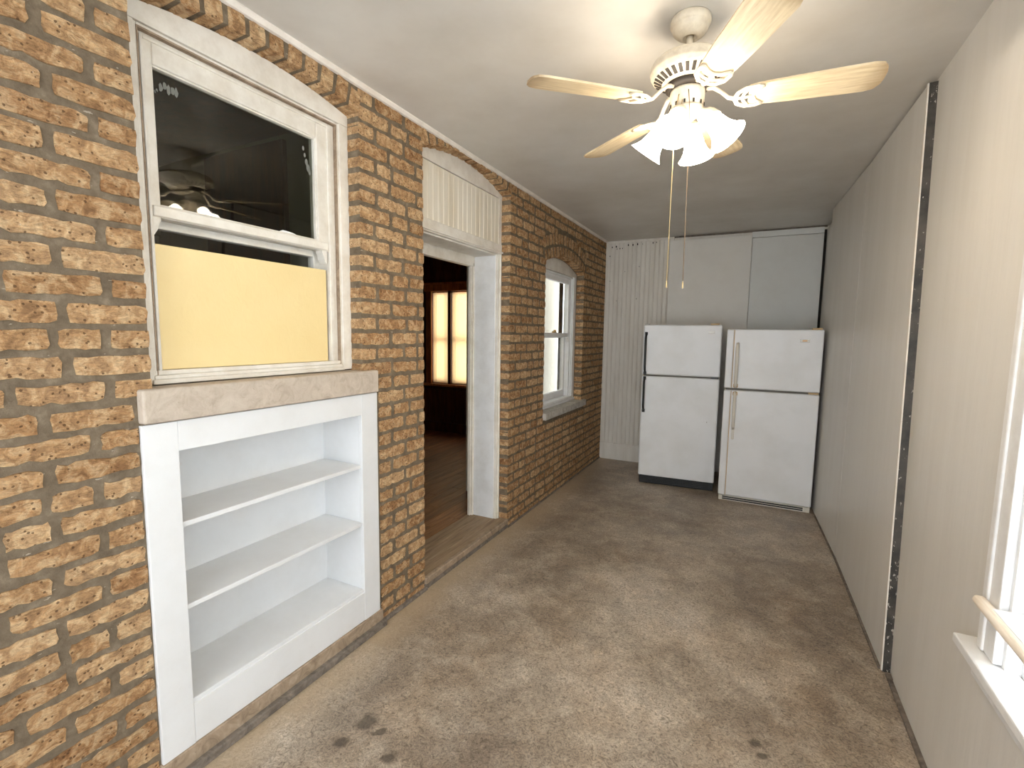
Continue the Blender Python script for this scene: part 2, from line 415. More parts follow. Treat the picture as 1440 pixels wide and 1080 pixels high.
BR = []                                        # (name, variants, loc, rotx, length, height)
PITCH_Z, BH, JOINT = .0754, .0605, .0170
def fill(a, b, z0, z1, start, rnd, edge_a=False, edge_b=False, from_b=False):
    """lay bricks along y in [a,b]"""
    L = b-a; pieces = []; pos = 0.0; first = True
    while L-pos > .03:
        w = (.096 if start == 'half' else .202)+rnd.uniform(-.008, .010) if first else (.202+rnd.uniform(-.010, .012) if rnd.random() > .10 else .098)
        if L-pos-w < .062: w = L-pos
        if w > .25: w = w/2-JOINT/2
        pieces.append((pos, w)); pos += w+JOINT*rnd.uniform(.95, 1.45); first = False
    for i, (p_, w) in enumerate(pieces):
        lo = b-p_-w if from_b else a+p_
        near_edge = (edge_b and lo+w > b-.002) or (edge_a and lo < a+.002)
        vs = (V_DEEP if w > .13 else V_DEEPS) if near_edge else (V_LONG if w > .13 else V_SHORT)
        hz = z1-z0
        BR.append(('brick', rnd.choice(vs), (rnd.uniform(-.0012, .0018), lo+w/2, (z0+z1)/2+rnd.uniform(-.0015, .0015)), rnd.uniform(-.006, .006), w, hz*rnd.uniform(.96, 1.05)))
rnd = random.Random(11)
n = 0
while True:
    top = .0456+PITCH_Z*n; z1 = top; z0 = max(top-BH, .004); par = n % 2; n += 1
    if z0 > 2.66: break
    z1 = min(z1, 2.682)
    if z1-z0 < .02: continue
    zm = (z0+z1)/2
    hf = lambda k: 'half' if (par+k) % 2 else 'full'
    # left of the bookcase / window
    right = W1['y0'] if zm > 1.372 else .797
    if 1.245 < zm < 1.372: right = .790
    fill(YN+.01, right, z0, z1, hf(1), rnd, from_b=True, edge_b=zm > 1.372)
    # pier between window and doorway
    if zm > 1.372: left = W1['y1']
    elif zm > 1.245: left = 1.872
    else: left = 1.872
    fill(left, DR['y0'], z0, z1, hf(0), rnd, edge_a=zm > 1.372, edge_b=True)
    # beyond the doorway
    lim = []
    if zm > W2['z0']-.07 and zm < W2['z0']: lim = [(W2['y0']+.0, 5.19)]
    elif W2['z0'] < zm < W2['spring']+.01: lim = [(W2['y0'], W2['y1'])]
    elif zm < W2['zc']+W2['R']+.222 and zm > W2['spring']:
        R2 = W2['R']+.222; dz = zm-W2['zc']; hw = math.sqrt(max(R2*R2-dz*dz, 0)); hw = min(hw, .535+.075*(1-(zm-2.205)/.3))
        if hw > .05: lim = [(W2['c']-hw-.01, W2['c']+hw+.01)]
    if lim:
        fill(DR['y1'], lim[0][0], z0, z1, hf(0), rnd, edge_a=True, edge_b=zm < W2['spring'])
        fill(lim[0][1], BACK-.006, z0, z1, hf(1), rnd, edge_a=zm < W2['spring'])
    else:
        fill(DR['y1'], BACK-.006, z0, z1, hf(0), rnd, edge_a=zm < DR['spring'])
# arches: bricks on end along the curve
def ring(d, r_in, hgt, wdt, gap=.017, zmax=2.684):
    ang = math.asin(min(1, ((d['y1']-d['y0'])/2+.012)/d['R'])); cnt = max(3, round(2*ang*(r_in+hgt*.2)/wdt)); st = 2*ang/cnt
    for i in range(cnt):
        t = -ang+st*(i+.5); hh = hgt
        zt = d['zc']+(r_in+hgt)*math.cos(t)
        if zt > zmax: hh = min(hgt, (zmax-d['zc'])/math.cos(t)-r_in)
        if hh < .012: hh = .012
        rm = r_in+hh/2
        w = (st*(r_in+hh*.3)-gap)
        BR.append(('arch_brick', rnd.choice(V_DEEPS if hh > .05 else V_DEEP), (rnd.uniform(-.002, .003), d['c']+rm*math.sin(t), d['zc']+rm*math.cos(t)), -t, w, hh))
ring(W1, W1['R'], .105, .078)
ring(DR, DR['R'], .10, .080, .021)
ring(W2, W2['R'], .100, .070, .024)
ring(W2, W2['R']+.116, .100, .070, .024)

def px_area(b):
    (_, _, loc, rx, w, h) = b
    d = Vector(loc)-CAM; z = d.dot(AF)
    if z < .05: return -1
    x = d.dot(AR)/z*FPX; y = d.dot(AU)/z*FPX
    if abs(x) > 745 or abs(y) > 560: return 0
    cosf = abs(d.normalized().x)
    return w*h*cosf*(FPX/z)**2
order = sorted(range(len(BR)), key=lambda i: -px_area(BR[i]))
nb = 0; rest = MB()
for i in order:
    name, (me, v, f), loc, rx, w, h = BR[i]
    solo = px_area(BR[i]) > 0 and (name == 'arch_brick' or nb < 300)
    if solo:
        if name == 'brick': nb += 1
        o = bpy.data.objects.new(name, me); COL.objects.link(o); o.parent = wall_left
        o.location = loc; o.rotation_euler = (rx, 0, 0); o.scale = (1, w, h)
    else:
        mt = Matrix.Translation(loc) @ Matrix.Rotation(rx, 4, 'X') @ Matrix.Diagonal((1, w, h, 1))
        rest.add(v, f, False, mt)
rest.build('far_bricks', M['brick'], wall_left, 'small tan bricks towards the far corner', 'stuff')

# ------------------------------------------------------------------ floor, ceiling, other walls
fl = struct(box('floor', M['floor'], None, -.013, 2.6, YN, BACK+.12, -.08, 0), 'worn brown mottled floor with dark stains and dust', 'floor')
ce = struct(box('ceiling', M['ceiling'], None, WC, 2.6, YN, BACK+.12, H, H+.08), 'glossy off-white painted ceiling above the fan', 'ceiling')

# right wall: near part carries the window, further panels step in and out
RX = 2.357
WN = dict(y0=.60, y1=1.70, z0=.672, z1=2.16)          # window opening that shows at the frame edge
WR = dict(y0=-1.15, y1=-.05, z0=.655, z1=2.16)         # unseen window added behind the camera for daylight
rw = MB()
def rbox(y0, y1, z0, z1): rw.box(RX, RX+.14, y0, y1, z0, z1)
rbox(YN, WR['y0'], -.02, H); rbox(WR['y1'], WN['y0'], -.02, H); rbox(WN['y1'], BACK+.12, -.02, H)
for w_ in (WN, WR):
    rbox(w_['y0'], w_['y1'], -.02, w_['z0']-.031); rbox(w_['y0'], w_['y1'], w_['z1'], H)
wall_right = struct(rw.build('wall_right', M['wall_r']), 'off-white painted panel wall with a dark upright gap', 'wall')
def slab(name, mat, pts, z0, z1, parent, slant=None, label=None):
    """plan polygon (x,y) extruded in z; slant shifts y of the near edge with height"""
    mb = MB(); n_ = len(pts)
    vs = [(x, y, z0) for x, y in pts]+[(x, y+(slant if (slant and i in (0, n_-1)) else 0), z1) for i, (x, y) in enumerate(pts)]
    mb.add(vs, [list(reversed(range(n_))), list(range(n_, 2*n_))]+[[i, (i+1) % n_, n_+(i+1) % n_, n_+i] for i in range(n_)])
    return mb.build(name, mat, parent, label)
slab('wall_panel', M['wall_r'], [(2.3265, 2.68), (2.318, 3.2), (2.301, 3.995), (2.356, 3.995), (2.356, 2.68)], .012, 2.688, wall_right, .165, 'wide off-white wall panel standing proud beyond the dark gap')
slab('wall_panel', M['wall_r'], [(2.3005, 4.001), (2.274, 4.6), (2.246, 5.19), (2.356, 5.19), (2.356, 4.003)], .010, 2.692, wall_right)
slab('wall_panel', M['wall_r'], [(2.287, 5.20), (2.287, BACK-.002), (2.356, BACK-.002), (2.356, 5.20)], .010, 2.66, wall_right)
# near sheet: thin layer that stops below the ceiling
MB().prism([(1.2, .012), (2.60, .012), (2.60, 2.45), (1.782, 2.45), (1.782, .60), (1.2, .60)], 2.352, 2.3565, 'x').build('wall_panel', M['wall_r'], wall_right)
# the dark edge that shows between the sheets
mb = MB()
mb.add([(2.3275, 2.676, .006), (2.357, 2.668, .006), (2.3275, 2.845, 2.69), (2.357, 2.838, 2.69), (2.3275, 2.683, .006), (2.357, 2.683, .006), (2.3275, 2.853, 2.69), (2.357, 2.853, 2.69)],
       [[0, 1, 3, 2], [4, 6, 7, 5], [0, 4, 5, 1], [2, 3, 7, 6], [0, 2, 6, 4], [1, 5, 7, 3]])
mb.build('exposed_edge', M['dark_strip'], wall_right, 'dark chipped strip between two wall panels')
mb = MB(); mb.add([(2.322, 2.674, .01), (2.328, 2.674, .01), (2.322, 2.845, 2.69), (2.328, 2.845, 2.69), (2.322, 2.69, .01), (2.328, 2.69, .01), (2.322, 2.86, 2.69), (2.328, 2.86, 2.69)],
       [[0, 1, 3, 2], [4, 6, 7, 5], [0, 4, 5, 1], [2, 3, 7, 6], [0, 2, 6, 4], [1, 5, 7, 3]])
mb.build('panel_edge_bead', M['white'], wall_right)
mb = MB().box(2.335, 2.356, YN+.01, 2.66, .0, .018, .004); t_ = mb.build('baseboard_right', M['kerb_dark']); struct(t_, 'thin dirty strip along the foot of the right wall', 'baseboard')
mb = MB()
mb.prism([(2.316, 2.70), (2.327, 2.70), (2.304, 3.99), (2.291, 3.99)], 0, .011, 'z'); mb.prism([(2.290, 4.0), (2.30, 4.0), (2.262, 4.85), (2.252, 4.85)], 0, .009, 'z')
mb.build('edge_strip', M['kerb_dark'], t_)

# back wall
wall_back = struct(box('wall_back', M['bead'], None, WC, 2.6, BACK, BACK+.12, -.02, H), 'white back wall of beadboard and flat panels', 'wall')
bw = .0527
bead_mesh = None
for i in range(15):
    x0 = .012+i*bw
    if bead_mesh is None:
        mb = MB(); mb.prism([(0, 0), (0, -.0125), (.003, -.016), (.038, -.016), (.041, -.0125), (.045, -.017), (.049, -.0125), (.0522, -.0125), (.0522, 0)], .2, 2.672, 'z')
        o = mb.build('plank', M['bead'], wall_back); bead_mesh = o.data
    else:
        o = bpy.data.objects.new('plank', bead_mesh); COL.objects.link(o); o.parent = wall_back
    o.location = (x0, BACK, 0)
box('corner_bead', M['white'], wall_back, 0.001, .012, BACK-.022, BACK, .0, 2.69, .002)
box('top_rail', M['bead'], wall_back, .012, .80, BACK-.02, BACK, 2.672, 2.698, .003)
box('flat_panel', M['panel_a'], wall_back, .757, 1.606, BACK-.046, BACK-.020, .02, 2.650, .003, 'large flat cream panel standing proud of the back wall')
box('flat_panel', M['panel_b'], wall_back, 1.610, 2.262, BACK-.030, BACK-.012, .02, 2.618, .002, 'flat grey panel beside the right corner')
box('panel_header', M['panel_b'], wall_back, 1.604, 2.262, BACK-.034, BACK-.010, 2.622, 2.682, .002)
box('corner_gap_shade', M['recess_shade'], wall_back, 2.264, 2.286, BACK-.014, BACK, .02, 2.66)  # solid dark strip painting the shade of the corner gap
box('head_moulding', M['kerb_dark'], wall_back, .80, 2.286, BACK-.020, BACK, 2.684, 2.698)
mb = MB()
for (hx, hz, r) in ((.05, 2.52, .006), (.075, 2.625, .008), (.125, 2.63, .01), (.135, 2.602, .006), (.17, 2.605, .007), (.20, 2.605, .006), (.27, 2.64, .009), (.325, 2.638, .010), (.38, 2.642, .010), (.44, 2.64, .004), (.56, 2.645, .008), (.60, 2.648, .006), (.24, 2.33, .004), (.41, 2.38, .005), (.06, 2.22, .004), (.39, 2.0, .005), (.15, 1.98, .004)):
    mb.prism([(hx+r*.7*math.cos(a), hz+r*1.3*math.sin(a)) for a in [i*math.pi/4 for i in range(8)]], BACK-.0195, BACK-.010, 'y')
mb.build('nail_holes', M['recess_shade'], wall_back, 'dark nail holes scattered near the top of the beadboard', 'stuff')
bb = struct(MB().prism([(BACK, 0), (BACK-.030, 0), (BACK-.030, .19), (BACK-.022, .205), (BACK-.016, .21), (BACK, .21)], .002, .80, 'x').build('baseboard_back', M['bead']), 'tall white painted baseboard under the beadboard', 'baseboard')
# rear wall behind the camera; unseen window openings added, enlarged for daylight
rear = MB()
RW = ((.06, 1.14), (1.20, 2.28))
for (a, b) in ((-.36, .06), (1.14, 1.20), (2.28, 2.5)): rear.box(a, b, YN-.12, YN, -.02, H)
for (a, b) in RW: rear.box(a, b, YN-.12, YN, -.02, .30); rear.box(a, b, YN-.12, YN, 2.55, H)
struct(rear.build('wall_rear', M['wall_plain']), 'plain painted wall with two tall unseen window openings, enlarged for daylight, opposite the beadboard wall', 'wall')
tr = struct(MB().prism([(-.004, H), (.020, H), (.020, H-.006), (.010, H-.018), (-.004, H-.020)], YN, BACK-.001, 'y').build('trim_1', M['trim']), 'narrow white trim where brick wall meets ceiling', 'trim')

# ------------------------------------------------------------------ window 1: big sash window with arched head
win1 = thing('window_1', (0, 0, 0)); struct(win1, 'large white sash window with arched head above the bookcase', 'window')
FX = -.072                                     # face of the frame
def frame_ring(name, mat, parent, y0, y1, z0, z1, wl, wr, wt, wb, x0, x1, bev=.003):
    mb = MB().box(x0, x1, y0, y0+wl, z0, z1, bev).box(x0, x1, y1-wr, y1, z0, z1, bev)
    if wt: mb.box(x0, x1, y0+wl, y1-wr, z1-wt, z1, bev)
    if wb: mb.box(x0, x1, y0+wl, y1-wr, z0, z0+wb, bev)
    return mb.build(name, mat, parent)
# arched head board
N = 16; pts = [W1['y0']-.006+(W1['y1']-W1['y0']+.012)*i/N for i in range(N+1)]
MB().strip([(y, 2.515) for y in pts], [(y, W1['f'](min(max(y, W1['y0']), W1['y1']))+.004) for y in pts], -.14, FX, 'x').build('head_board', M['white'], win1)
fr1 = frame_ring('outer_casing', M['white'], win1, W1['y0']-.006, W1['y1']+.006, 1.374, 2.515, .052, .056, .0, .0, -.14, FX, .004)
frame_ring('casing_step', M['white'], win1, .888, 1.716, 1.374, 2.513, .012, .014, .012, .0, -.16, FX-.006, .003)
frame_ring('casing_step', M['white'], win1, .902, 1.700, 1.374, 2.497, .012, .030, .014, .0, -.17, FX-.020, .003)
frame_ring('blind_stop', M['white'], win1, .908, 1.672, 1.374, 2.486, .010, .020, .012, .0, -.18, FX-.008, .003)
frame_ring('dirty_groove', M['kerb'], win1, .8985, 1.7035, 1.374, 2.503, .004, .004, .006, .0, -.16, FX-.0035, 0)
frame_ring('dirty_groove', M['kerb'], win1, .9155, 1.657, 1.374, 2.4815, .003, .003, .005, .0, -.16, FX-.012, 0)
us = frame_ring('upper_sash', M['white'], win1, .915, 1.655, 1.925, 2.478, .030, .060, .068, .042, -.135, FX-.014, .004)
frame_ring('glazing_bead', M['white'], us, .942, 1.598, 1.964, 2.412, .007, .008, .008, .007, -.115, FX-.022, .002)
box('meeting_rail', M['white'], us, -.13, FX-.004, .918, 1.642, 1.928, 1.962, .004)
# ragged putty along the glass
mb = MB(); rr = random.Random(5)
ys_ = [.946+i*(1.594-.946)/26 for i in range(27)]
mb.strip([(y, 1.964) for y in ys_], [(y, 1.967+rr.random()**2*.004+(.009 if 18 < i < 22 else 0)) for i, y in enumerate(ys_)], -.104, -.098, 'x')
mb.build('putty', M['white_bright'], us)
pane = box('pane', M['glass_dusty'], us, -.112, -.108, .944, 1.600, 1.962, 2.416)
def smudge(c, w, h, rows, seed):
    q = random.Random(seed); mb = MB()
    for i in range(rows):
        y = c[0]+(i/rows-.5)*w; z = c[1]+q.uniform(-.006, .006)
        poly = [(y+(w/rows)*.62*math.cos(a)*q.uniform(.6, 1.1), z+h*.5*math.sin(a)*q.uniform(.5, 1.1)) for a in [k*math.pi/4 for k in range(8)]]
        mb.prism(poly, -.1078, -.1070, 'x')
    mb.build('paint_smudge', M['smudge'], pane)
smudge((1.008, 2.36), .062, .034, 5, 1); smudge((.965, 2.338), .012, .012, 2, 4)
q_ = MB()
for (y, z, r) in ((1.543, 2.352, .010), (1.550, 2.325, .010), (1.558, 2.298, .014), (1.566, 2.275, .017), (1.574, 2.258, .012)):
    q_.prism([(y+r*.55*math.cos(a), z+r*math.sin(a)) for a in [k*math.pi/4+.3 for k in range(8)]], -.1078, -.1070, 'x')
q_.build('paint_smudge', M['smudge'], pane)
# sash horns
for (a, s_) in ((.918, 1), (1.642, -1)):
    MB().prism([(a, 1.93), (a+s_*.026, 1.93), (a+s_*.026, 1.915), (a+s_*.018, 1.902), (a+s_*.016, 1.888), (a+s_*.004, 1.868), (a, 1.868)], -.13, FX-.016, 'x').build('sash_horn', M['white'], us)
ls = frame_ring('lower_sash', M['white'], win1, .908, 1.665, 1.40, 1.93, .035, .045, .03, .06, -.19, -.150, .004)
box('pane', M['glass'], ls, -.172, -.168, .94, 1.622, 1.455, 1.905)
frame_ring('side_stop', M['white'], win1, .895, 1.690, 1.41, 1.93, .016, .030, .0, .0, -.15, -.112, .003)
sl = box('sill_rail', M['white'], win1, -.16, FX-.004, .893, 1.70, 1.402, 1.418, .003)
box('sill_step', M['white'], sl, -.16, FX+.004, .887, 1.706, 1.388, 1.402, .003)
box('sill_step', M['white'], sl, -.16, FX+.010, .880, 1.712, 1.372, 1.388, .003)
sill1 = MB().box(-.15, .030, .800, 1.846, 1.258, 1.368, .008, None, 3).build('stone_sill', M['stone'], win1, 'thick pale limestone ledge under the window')
yb = MB().box(-.112, -.094, .912, 1.640, 1.419, 1.840, .002).build('yellow_panel', M['yellow'])
tag(yb, 'pale yellow painted board covering the lower half of the sash window', 'board')

# ------------------------------------------------------------------ built-in bookcase
bc = thing('built_in_bookcase', (0, .8, 0)); tag(bc, 'white built-in bookcase with three shelves set into the brick wall', 'bookcase')
def bbox(name, x0, x1, y0, y1, z0, z1, bev=.002, parent=None, mat='white_clean'):
    return box(name, M[mat], parent or bc, x0, x1, y0-.8, y1-.8, z0, z1, bev)
bbox('stile', -.010, .010, .800, .906, .090, 1.254); bbox('stile', -.010, .010, 1.742, 1.852, .090, 1.254)
bbox('top_rail', -.010, .0095, .906, 1.742, 1.152, 1.254); bbox('bottom_rail', -.010, .0095, .906, 1.742, .092, .240)
bbox('side_panel', -.278, -.010, .868, .890, .075, 1.25); bbox('side_panel', -.278, -.010, 1.742, 1.762, .075, 1.25)
bbox('back_panel', -.280, -.255, .868, 1.762, .075, 1.25); bbox('top_panel', -.255, -.010, .89, 1.742, 1.18, 1.20)
for (z, x) in ((.902, .000), (.606, .002), (.256, .004)):
    bbox('shelf', -.255, x, .8905, 1.7415, z-.018, z, .002)
kb = MB().box(-.012, .018, .795, 1.868, .028, .091, .004).build('trim_2', M['kerb']); struct(kb, 'worn stone base course under the bookcase', 'trim')
MB().box(-.012, .040, YN+.02, 1.875, 0, .034, .006).build('base_ledge', M['kerb_dark'], kb)
MB().box(-.012, .016, 1.876, 2.262, 0, .022, .005).build('base_ledge', M['kerb_dark'], kb)
MB().box(-.012, .014, DR['y1']+.005, BACK-.035, 0, .014, .005).build('base_ledge', M['kerb_dark'], kb)

# ------------------------------------------------------------------ doorway
door = thing('door_1', (0, 0, 0)); struct(door, 'open white painted doorway with arched beadboard panel above', 'doorway')
y0, y1 = DR['y0']-.008, DR['y1']+.008
DF = -.075
FZ = .075                                       # level of the boards beyond
jy0, jy1, jz = y0+.055, y1-.055, 2.150
MB().box(-.115, DF, y0, jy0, FZ, 2.16, .004).build('casing', M['white'], door)
MB().box(-.115, DF, jy1, y1, FZ, 2.16, .004).build('casing', M['white'], door)
MB().box(-.10, DF+.010, jy1+.018, jy1+.034, FZ, 2.16, .004).build('casing_bead', M['white'], door)
MB().box(-.29, -.10, jy1-.004, jy1+.03, FZ, jz+.02, .002).build('jamb', M['white_bright'], door, 'wide flat white side of the doorway')
MB().box(-.29, -.10, jy0-.03, jy0+.004, FZ, jz+.02, .002).build('jamb', M['white_bright'], door)
MB().box(-.29, -.10, jy0, jy1, jz, jz+.025, .002).build('head_jamb', M['white'], door)
hb = MB().box(-.115, DF, y0, y1, 2.160, 2.235, .004).build('head_casing', M['white'], door)
MB().box(-.11, DF+.012, y0, y1, 2.168, 2.180, .003).build('casing_bead', M['white'], hb)
MB().box(-.330, -.285, jy0-.04, jy0+.022, FZ, jz-.05, .003).build('inner_stop', M['white'], door)
MB().box(-.330, -.285, jy1-.022, jy1+.04, FZ, jz-.05, .003).build('inner_stop', M['white'], door)
MB().box(-.325, -.30, jy1-.034, jy1-.022, FZ, jz-.05, .003).build('stop_bead', M['white'], door)
MB().box(-.330, -.285, jy0-.04, jy1+.04, jz-.075, jz+.03, .003).build('inner_stop', M['white'], door)
# beadboard above the door
nb_ = 18; a, b = y0+.05, y1-.045; st = (b-a)/nb_; me = None
for i in range(nb_):
    if me is None:
        mbp = MB().prism([(0, -.02), (.0, .0045), (.003, .006), (st*.82, .006), (st*.86, .0045), (st*.92, .0065), (st*.98, .0045), (st*.995, .0045), (st*.995, -.02)], 2.235, 2.568, 'z')
        # profile is (y, depth): swing it so that depth runs along x
        mbp.v = [(v[1], v[0], v[2]) for v in mbp.v]; o = mbp.build('plank', M['frieze'], door); me = o.data
    else:
        o = bpy.data.objects.new('plank', me); COL.objects.link(o); o.parent = door
    o.location = (DF-.014, a+i*st, 0)
MB().box(-.11, DF-.004, y0, a, 2.235, 2.60, .003).build('frieze_stile', M['white'], door)
MB().box(-.11, DF-.004, b, y1, 2.235, 2.60, .003).build('frieze_stile', M['white'], door)
pts = [y0+(y1-y0)*i/16 for i in range(17)]
MB().strip([(y, 2.572) for y in pts], [(y, max(DR['f'](min(max(y, DR['y0']), DR['y1'])), 2.58)+.006) for y in pts], -.115, DF-.002, 'x').build('arch_board', M['white'], door, 'plain arched board over the beadboard')
# threshold boards and their worn nosing
for (xa, xb) in ((-.33, -.225), (-.222, -.115), (-.112, -.018)):
    box('threshold_board', M['thresh'], door, xa, xb, DR['y0']-.004 if xa > -.12 else jy0, DR['y1']+.004 if xa > -.12 else jy1, .03, FZ, .003)
box('threshold_nosing', M['kerb'], door, -.018, .012, DR['y0']-.002, DR['y1']+.002, .036, FZ+.002, .005)
box('threshold_riser', M['kerb_dark'], door, -.325, .004, DR['y0']-.01, DR['y1']+.01, 0, .036, .002)

# ------------------------------------------------------------------ window 2: smaller sash window beyond the doorway
win2 = thing('window_2', (0, 0, 0)); struct(win2, 'narrow white sash window with arched head beyond the doorway', 'window')
X2 = -.092; y0, y1 = W2['y0']-.006, W2['y1']+.006
pts = [y0+(y1-y0)*i/16 for i in range(17)]
MB().strip([(y, 2.175) for y in pts], [(y, W2['f'](min(max(y, W2['y0']), W2['y1']))+.004) for y in pts], -.15, X2, 'x').build('head_board', M['white'], win2)
frame_ring('outer_casing', M['white_bright'], win2, y0, y1, .84, 2.175, .07, .07, .0, .0, -.15, X2, .004)
frame_ring('casing_step', M['white_bright'], win2, y0+.07, y1-.07, .84, 2.172, .016, .016, .016, .0, -.17, X2-.012, .003)
frame_ring('casing_step', M['white_bright'], win2, y0+.085, y1-.085, .84, 2.158, .030, .03, .022, .0, -.19, X2-.026, .003)
us = frame_ring('upper_sash', M['white_bright'], win2, y0+.10, y1-.10, 1.535, 2.140, .045, .045, .045, .04, -.16, -.122, .004)
box('pane', M['glass'], us, -.142, -.138, y0+.14, y1-.14, 1.57, 2.10)
lk = box('sash_lock', M['brass'], us, -.122, -.095, 4.50, 4.56, 1.575, 1.592, .003); box('lock_lever', M['brass'], lk, -.112, -.088, 4.52, 4.535, 1.590, 1.605, .002)
for (a_, s_) in ((y0+.10, 1), (y1-.10, -1)):
    MB().prism([(a_, 1.54), (a_+s_*.04, 1.54), (a_+s_*.04, 1.52), (a_+s_*.026, 1.505), (a_+s_*.022, 1.485), (a_+s_*.006, 1.46), (a_, 1.46)], -.158, -.125, 'x').build('sash_horn', M['white_bright'], us)
ls = frame_ring('lower_sash', M['white_bright'], win2, y0+.10, y1-.10, .885, 1.56, .05, .05, .035, .07, -.205, -.165, .004)
box('pane', M['glass'], ls, -.187, -.183, y0+.145, y1-.145, .95, 1.53)
s2 = box('sill_rail', M['white_bright'], win2, -.20, X2+.004, y0+.02, y1-.02, .862, .886, .004)
box('sill_step', M['white_bright'], s2, -.20, X2+.014, y0, y1, .836, .862, .004)
box('stone_sill', M['stone_grey'], win2, -.14, .035, W2['y0']-.004, 5.185, .770, .836, .006, 'grey stone ledge under the narrow window')

# ------------------------------------------------------------------ window 3: right-hand window, and an added unseen one behind the camera
def right_window(name, o_, label, bar):
    w = thing(name, (0, 0, 0)); struct(w, label, 'window')
    a, b, z0, z1 = o_['y0'], o_['y1'], o_['z0'], o_['z1']
    P = M['white_bright']
    for (c, d_) in ((b-.004, b+.088), (a-.088, a+.004)):
        MB().box(RX-.020, RX+.002, c, d_, z0+.004, z1+.09, .004).build('casing', P, w)
    MB().box(RX-.026, RX+.002, b+.056, b+.088, z0+.004, z1+.09, .005).build('casing_bead', P, w)
    MB().box(RX-.020, RX+.002, a-.088, b+.088, z1, z1+.09, .004).build('head_casing', P, w)
    MB().box(RX-.060, RX+.030, a-.15, b+.150, z0-.028, z0, .005).build('stool', P, w)
    MB().box(RX-.018, RX+.002, a-.12, b+.125, z0-.105, z0-.028, .003).build('apron', P, w)
    MB().box(RX+.030, RX+.14, a, b, z0-.03, z0-.006, .002).build('sill', M['stone_grey'], w)
    for (c, d_) in ((b-.018, b+.001), (a-.001, a+.018)): MB().box(RX, RX+.138, c, d_, z0-.01, z1+.001, .002).build('jamb', P, w)
    for (c, d_) in ((b-.036, b-.018), (a+.018, a+.036)): MB().box(RX+.034, RX+.058, c, d_, z0-.006, z1, .003).build('sash_stop', P, w)
    MB().box(RX, RX+.138, a, b, z1-.02, z1+.001, .002).build('head_jamb', P, w)
    mid = (z0+z1)/2+.1
    for (nm, za, zb, xa) in (('lower_sash', z0+.19 if bar else z0+.0, mid, .062), ('upper_sash', mid-.04, z1-.02, .098)):
        mb = MB().box(RX+xa, RX+xa+.032, a+.018, a+.064, za, zb, .003).box(RX+xa, RX+xa+.032, b-.064, b-.018, za, zb, .003).box(RX+xa, RX+xa+.032, a+.064, b-.064, za, za+.06, .003).box(RX+xa, RX+xa+.032, a+.064, b-.064, zb-.04, zb, .003)
        s_ = mb.build(nm, P, w); MB().box(RX+xa+.014, RX+xa+.018, a+.06, b-.06, za+.05, zb-.035).build('pane', M['glass'], s_)
    if bar:
        MB().tube([(RX-.040, a-.05, .826), (RX-.040, b-.02, .826), (RX-.040, b+.055, .826), (RX-.040, b+.072, .826)], [.018, .018, .017, .008], 10, None, .8).build('rounded_ledge_edge', M['rawwood'], w, 'worn wooden nosing across the window')
        MB().box(RX-.040, RX+.062, a+.02, b-.02, .820, .842, .003).build('ledge', P, w)
    return w
right_window('window_3', WN, 'white framed right-hand window with a worn wooden ledge across it', True)
right_window('window_4', WR, 'unseen white framed right-hand window without a wooden ledge, added for daylight', False)

# ------------------------------------------------------------------ refrigerators (local: front faces -y, base centre at origin)
def handle(parent, x, z0, z1, mat, r=.010, stand=.035, w=.011, yf=-.0):
    n_ = 12; path = []
    for i in range(n_+1):
        t = i/n_; z = z0+(z1-z0)*t; b = min(1, min(t, 1-t)/.16); path.append((x, yf-.004-stand*math.sin(b*math.pi/2), z))
    return MB().tube(path, [w*(.9 if i in (0, n_) else 1) for i in range(n_+1)], 10).build('handle', mat, parent)
def fridge_a():
    t = thing('refrigerator', (1.038, 5.10, 0), math.atan2(.045, .734))
    w = .374; zt = 1.672
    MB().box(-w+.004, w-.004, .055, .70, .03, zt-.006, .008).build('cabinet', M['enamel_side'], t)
    fz = MB().box(-w, w, .0, .052, 1.158, zt, .014, None, 3).build('freezer_door', M['enamel'], t)
    fd = MB().box(-w, w, .0, .052, .088, 1.142, .014, None, 3).build('refrigerator_door', M['enamel'], t)
    MB().box(-w+.02, w-.02, .02, .06, 1.141, 1.159).build('door_gap', M['gasket'], t)
    MB().box(-w+.008, w-.008, .050, .058, .09, zt-.004).build('gasket', M['gasket_old'], t)
    handle(fz, -w+.030, 1.180, 1.585, M['black'])['label'] = 'black bowed handle'
    handle(fd, -w+.030, .785, 1.125, M['black'])['label'] = 'black bowed handle'
    for (d_, z) in ((fz, 1.585), (fz, 1.178), (fd, 1.126), (fd, .785)): MB().box(-w+.016, -w+.044, -.012, .004, z-.022, z+.012, .004).build('handle_mount', M['black'], d_)
    MB().box(w-.125, w-.068, -.003, .003, 1.592, 1.612, .001).build('badge', M['silver'], fz)
    MB().box(w-.085, w-.01, .004, .05, 1.143, 1.157, .002).build('hinge', M['black'], t)
    MB().box(w-.11, w-.03, .01, .11, zt, zt+.016, .004).build('hinge_cap', M['gasket_old'], t)
    MB().box(-w+.01, -w+.05, .01, .06, zt, zt+.010, .003).build('hinge_cap', M['enamel_side'], t)
    g = MB().box(-w+.012, w-.006, .030, .07, .0, .082, .004).build('base_grille', M['black'], t)
    for k in range(4): MB().box(-w+.10, w-.10, .0245, .031, .014+k*.016, .021+k*.016, .001).build('grille_slat', M['black'], g)
    MB().box(w-.10, w-.094, -.0018, .002, .700, .712, .001).build('screw_cover', M['silver'], fd)
    return t
fa = fridge_a(); tag(fa, 'white top-freezer refrigerator with black handles and black base grille', 'refrigerator')
